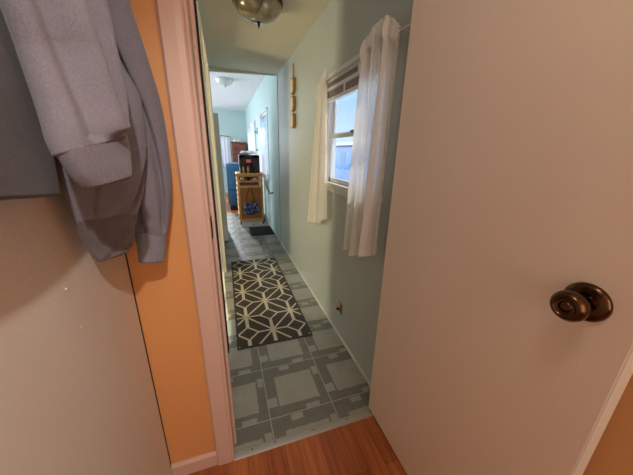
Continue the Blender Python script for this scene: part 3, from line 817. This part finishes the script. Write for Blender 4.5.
# body: flattened, hanging against the wall, hem band at the bottom
def body(rows, disp, mat, par, nm, seg=90, n=60): return obj(nm, loft(rows, n=n, seg=seg, disp=disp), mat, par, smooth=True)
V = Vector
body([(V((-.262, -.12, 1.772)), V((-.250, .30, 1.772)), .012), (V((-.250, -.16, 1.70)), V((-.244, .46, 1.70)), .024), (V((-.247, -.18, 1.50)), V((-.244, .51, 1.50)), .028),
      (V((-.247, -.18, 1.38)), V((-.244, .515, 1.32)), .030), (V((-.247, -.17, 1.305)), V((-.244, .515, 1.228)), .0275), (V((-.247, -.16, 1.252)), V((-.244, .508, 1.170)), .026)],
     folds(.004, 4, .3, 1.0), M['shaded_torso_fleece'], h1, 'torso')
s1 = [(V((-.225, .36, 1.72)), V((-.195, .48, 1.75)), .026),
      (V((-.203, .392, 1.56)), V((-.170, .545, 1.62)), .030),
      (V((-.198, .420, 1.378)), V((-.166, .570, 1.455)), .031),
      (V((-.197, .426, 1.336)), V((-.164, .566, 1.388)), .030),
      (V((-.192, .422, 1.283)), V((-.159, .558, 1.318)), .029),
      (V((-.188, .412, 1.250)), V((-.155, .541, 1.275)), .027),
      (V((-.184, .408, 1.232)), V((-.153, .530, 1.255)), .0245)]
body(s1, folds(.004, 3, .5, .4, ridge=[(2.25, 1.35, .024, .22), (1.80, .98, -.030, .24), (1.25, .55, .010, .18), (2.7, 1.85, -.012, .20)]), M['grey_fleece'], h1, 'sleeve')
body([(V((-.184, .410, 1.236)), V((-.153, .529, 1.258)), .0243), (V((-.180, .414, 1.218)), V((-.151, .524, 1.240)), .023), (V((-.177, .420, 1.202)), V((-.149, .512, 1.218)), .023), (V((-.175, .428, 1.190)), V((-.148, .500, 1.199)), .022)],
     lambda s, a: .0002*math.sin(a*40), M['grey_fleece'], h1, 'cuff', seg=160, n=16)

h2 = hoodie('hooded_sweatshirt', 'slate grey sweatshirt hanging behind, its two cuffs reaching lowest', (-.26, .7, 1.85))
body([(V((-.270, .56, 1.772)), V((-.262, .74, 1.772)), .010), (V((-.262, .56, 1.70)), V((-.252, .80, 1.70)), .020), (V((-.260, .56, 1.50)), V((-.250, .80, 1.50)), .022),
      (V((-.262, .56, 1.34)), V((-.255, .80, 1.34)), .020), (V((-.262, .56, 1.26)), V((-.256, .78, 1.26)), .018)],
     folds(.004, 4, .3, 2.0), M['slate_fleece'], h2, 'torso')
s2 = [(V((-.245, .60, 1.70)), V((-.225, .80, 1.72)), .030),
      (V((-.240, .62, 1.50)), V((-.212, .862, 1.54)), .036),
      (V((-.242, .60, 1.36)), V((-.202, .825, 1.42)), .038),
      (V((-.246, .57, 1.27)), V((-.195, .825, 1.33)), .038),
      (V((-.250, .555, 1.205)), V((-.190, .800, 1.235)), .036),
      (V((-.256, .565, 1.15)), V((-.192, .730, 1.150)), .030),
      (V((-.258, .574, 1.108)), V((-.198, .672, 1.100)), .026)]
for i in range(len(s2)):
    l, r, t_ = s2[i]; r = V((r.x, min(r.y, .80), r.z)); s2[i] = (l, r, t_)
body(s2, folds(.005, 3, .6, 1.3, ridge=[(.9, 1.7, .016, .3), (1.5, 2.1, -.018, .22), (.5, 1.2, -.012, .2)]), M['slate_fleece'], h2, 'sleeve')
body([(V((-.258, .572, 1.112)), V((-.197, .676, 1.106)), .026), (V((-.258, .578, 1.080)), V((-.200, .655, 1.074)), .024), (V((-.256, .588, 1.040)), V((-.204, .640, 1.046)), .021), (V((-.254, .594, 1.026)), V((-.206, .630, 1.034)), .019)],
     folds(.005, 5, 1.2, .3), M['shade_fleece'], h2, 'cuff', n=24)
s3 = [(V((-.250, .72, 1.70)), V((-.180, .64, 1.66)), .030),
      (V((-.248, .750, 1.60)), V((-.165, .640, 1.57)), .036),
      (V((-.246, .770, 1.50)), V((-.156, .665, 1.49)), .038),
      (V((-.244, .785, 1.42)), V((-.143, .705, 1.409)), .038),
      (V((-.240, .790, 1.325)), V((-.131, .742, 1.323)), .036),
      (V((-.236, .780, 1.21)), V((-.129, .762, 1.213)), .034),
      (V((-.234, .770, 1.12)), V((-.136, .768, 1.125)), .032),
      (V((-.232, .760, 1.065)), V((-.150, .770, 1.060)), .028),
      (V((-.230, .748, 1.030)), V((-.160, .768, 1.022)), .025)]
body(s3, folds(.004, 3, .4, 2.3, ridge=[(1.25, .75, -.022, .20), (2.0, 1.6, .014, .25), (2.5, 1.9, -.014, .2)]), M['slate_fleece'], h2, 'sleeve')
body([(V((-.230, .749, 1.034)), V((-.160, .768, 1.026)), .0255), (V((-.224, .735, 1.000)), V((-.167, .760, .990)), .024), (V((-.220, .722, .978)), V((-.174, .756, .962)), .022), (V((-.219, .718, .968)), V((-.177, .753, .952)), .021)],
     lambda s, a: .0003*math.sin(a*34), M['slate_fleece'], h2, 'cuff', seg=140, n=16)
# coat rail they hang on
ck = thing('coat_rack', 'white coat rail with hooks above the hanging sweatshirts', 'coat rack', (XL, .3, 1.82))
obj('rail', box(XL, XL+.018, -.25, .80, 1.79, 1.86, bev=.004), M['white_trim'], ck)
for y in (.08, .60):
    obj('hook', tube(bmesh.new(), [(XL+.018, y, 1.84), (XL+.035, y, 1.815), (XL+.030, y, 1.785)], .005, 8), M['brass_dark'], ck, smooth=True)

# ------------------------------------------------------------------ lights
def lamp(name, typ, loc, energy, col, size=.1, target=None, sy=None, spread=None):
    l = bpy.data.lights.new(name, typ); l.energy = energy; l.color = col
    if typ == 'AREA':
        l.size = size
        if sy: l.shape = 'RECTANGLE'; l.size_y = sy
        if spread: l.spread = spread
    elif typ in ('POINT', 'SPOT'): l.shadow_soft_size = size
    o = bpy.data.objects.new(name, l); C.objects.link(o); o.location = loc
    if target is not None:
        o.rotation_euler = (Vector(target)-Vector(loc)).to_track_quat('-Z', 'Y').to_euler()
    return o
lamp('room_lamp', 'POINT', (.10, .05, 2.03), 4.5, (1, .88, .80), .05)
sp_ = lamp('added_shadow_spot', 'SPOT', (.10, -.50, 2.0), 50, (1, .96, .93), .02, (-.27, .60, .90))  # added spot that throws the sweatshirt shadow on the left wall, no fixture
sp_.data.spot_size = math.radians(56); sp_.data.spot_blend = .7
lamp('room_fill', 'AREA', (.25, -1.5, 1.4), 11, (1, .78, .62), .9, (.0, 1, 1.1), 1.4)
lamp('side_room_sun', 'AREA', (-1.3, 2.3, 1.25), 20, (1, .85, .55), .25, (.68, 2.35, .9), .9)
lamp('far_window_light', 'AREA', (-2.4, 5.6, 1.4), 80, (.80, .90, 1), 1.6, (.6, 5.6, 1.0), 1.2)
lamp('far_window_light_back', 'AREA', (-1.6, 8.3, 1.5), 45, (.86, .92, 1), 1.2, (-.2, 5.2, 1.0), 1.2)
fs = lamp('added_tile_spot', 'SPOT', (-.38, 7.7, 2.2), 420, (.95, .97, 1), .1, (.04, 4.4, 0))  # added spot to brighten the far tiles like daylight, no fixture
fs.data.spot_size = math.radians(34); fs.data.spot_blend = .5
sun = lamp('sun', 'SUN', (6, 0, 8), 5.5, (1, .90, .68), .1)
sun.data.angle = math.radians(1); sun.rotation_euler = Vector((-1, .38, -1.5)).to_track_quat('-Z', 'Y').to_euler()

w = bpy.data.worlds.new('sky'); bpy.context.scene.world = w; w.use_nodes = True
t = w.node_tree; bg_ = t.nodes['Background']
tc = N(t, 'ShaderNodeTexCoord'); sp = N(t, 'ShaderNodeSeparateXYZ'); t.links.new(tc.outputs['Generated'], sp.inputs[0])
rp = N(t, 'ShaderNodeValToRGB'); t.links.new(sp.outputs[2], rp.inputs[0])
e = rp.color_ramp.elements
e[0].position = 0; e[0].color = rgb(225,238,250)
e[1].position = .38; e[1].color = rgb(96,168,240)
q = e.new(.05); q.color = rgb(205,228,248)
t.links.new(rp.outputs[0], bg_.inputs['Color']); bg_.inputs['Strength'].default_value = 1.35

# ------------------------------------------------------------------ camera (wide phone lens, tilted down and to the right)
cam = bpy.data.cameras.new('camera'); co = bpy.data.objects.new('camera', cam); C.objects.link(co)
cam.sensor_width = 36; cam.lens = 263.65/633*36; cam.clip_start = .02
R3 = Matrix(((.94737939, .07788599, -.31049327), (-.319306, .29875115, -.89932832), (.02271515, .95114748, .30790014)))
co.matrix_world = Matrix.Translation((0, 0, S)) @ R3.to_4x4()
bpy.context.scene.camera = co
sc = bpy.context.scene
sc.view_settings.view_transform = 'Standard'
sc.view_settings.look = 'None'
sc.cycles.use_denoising = True
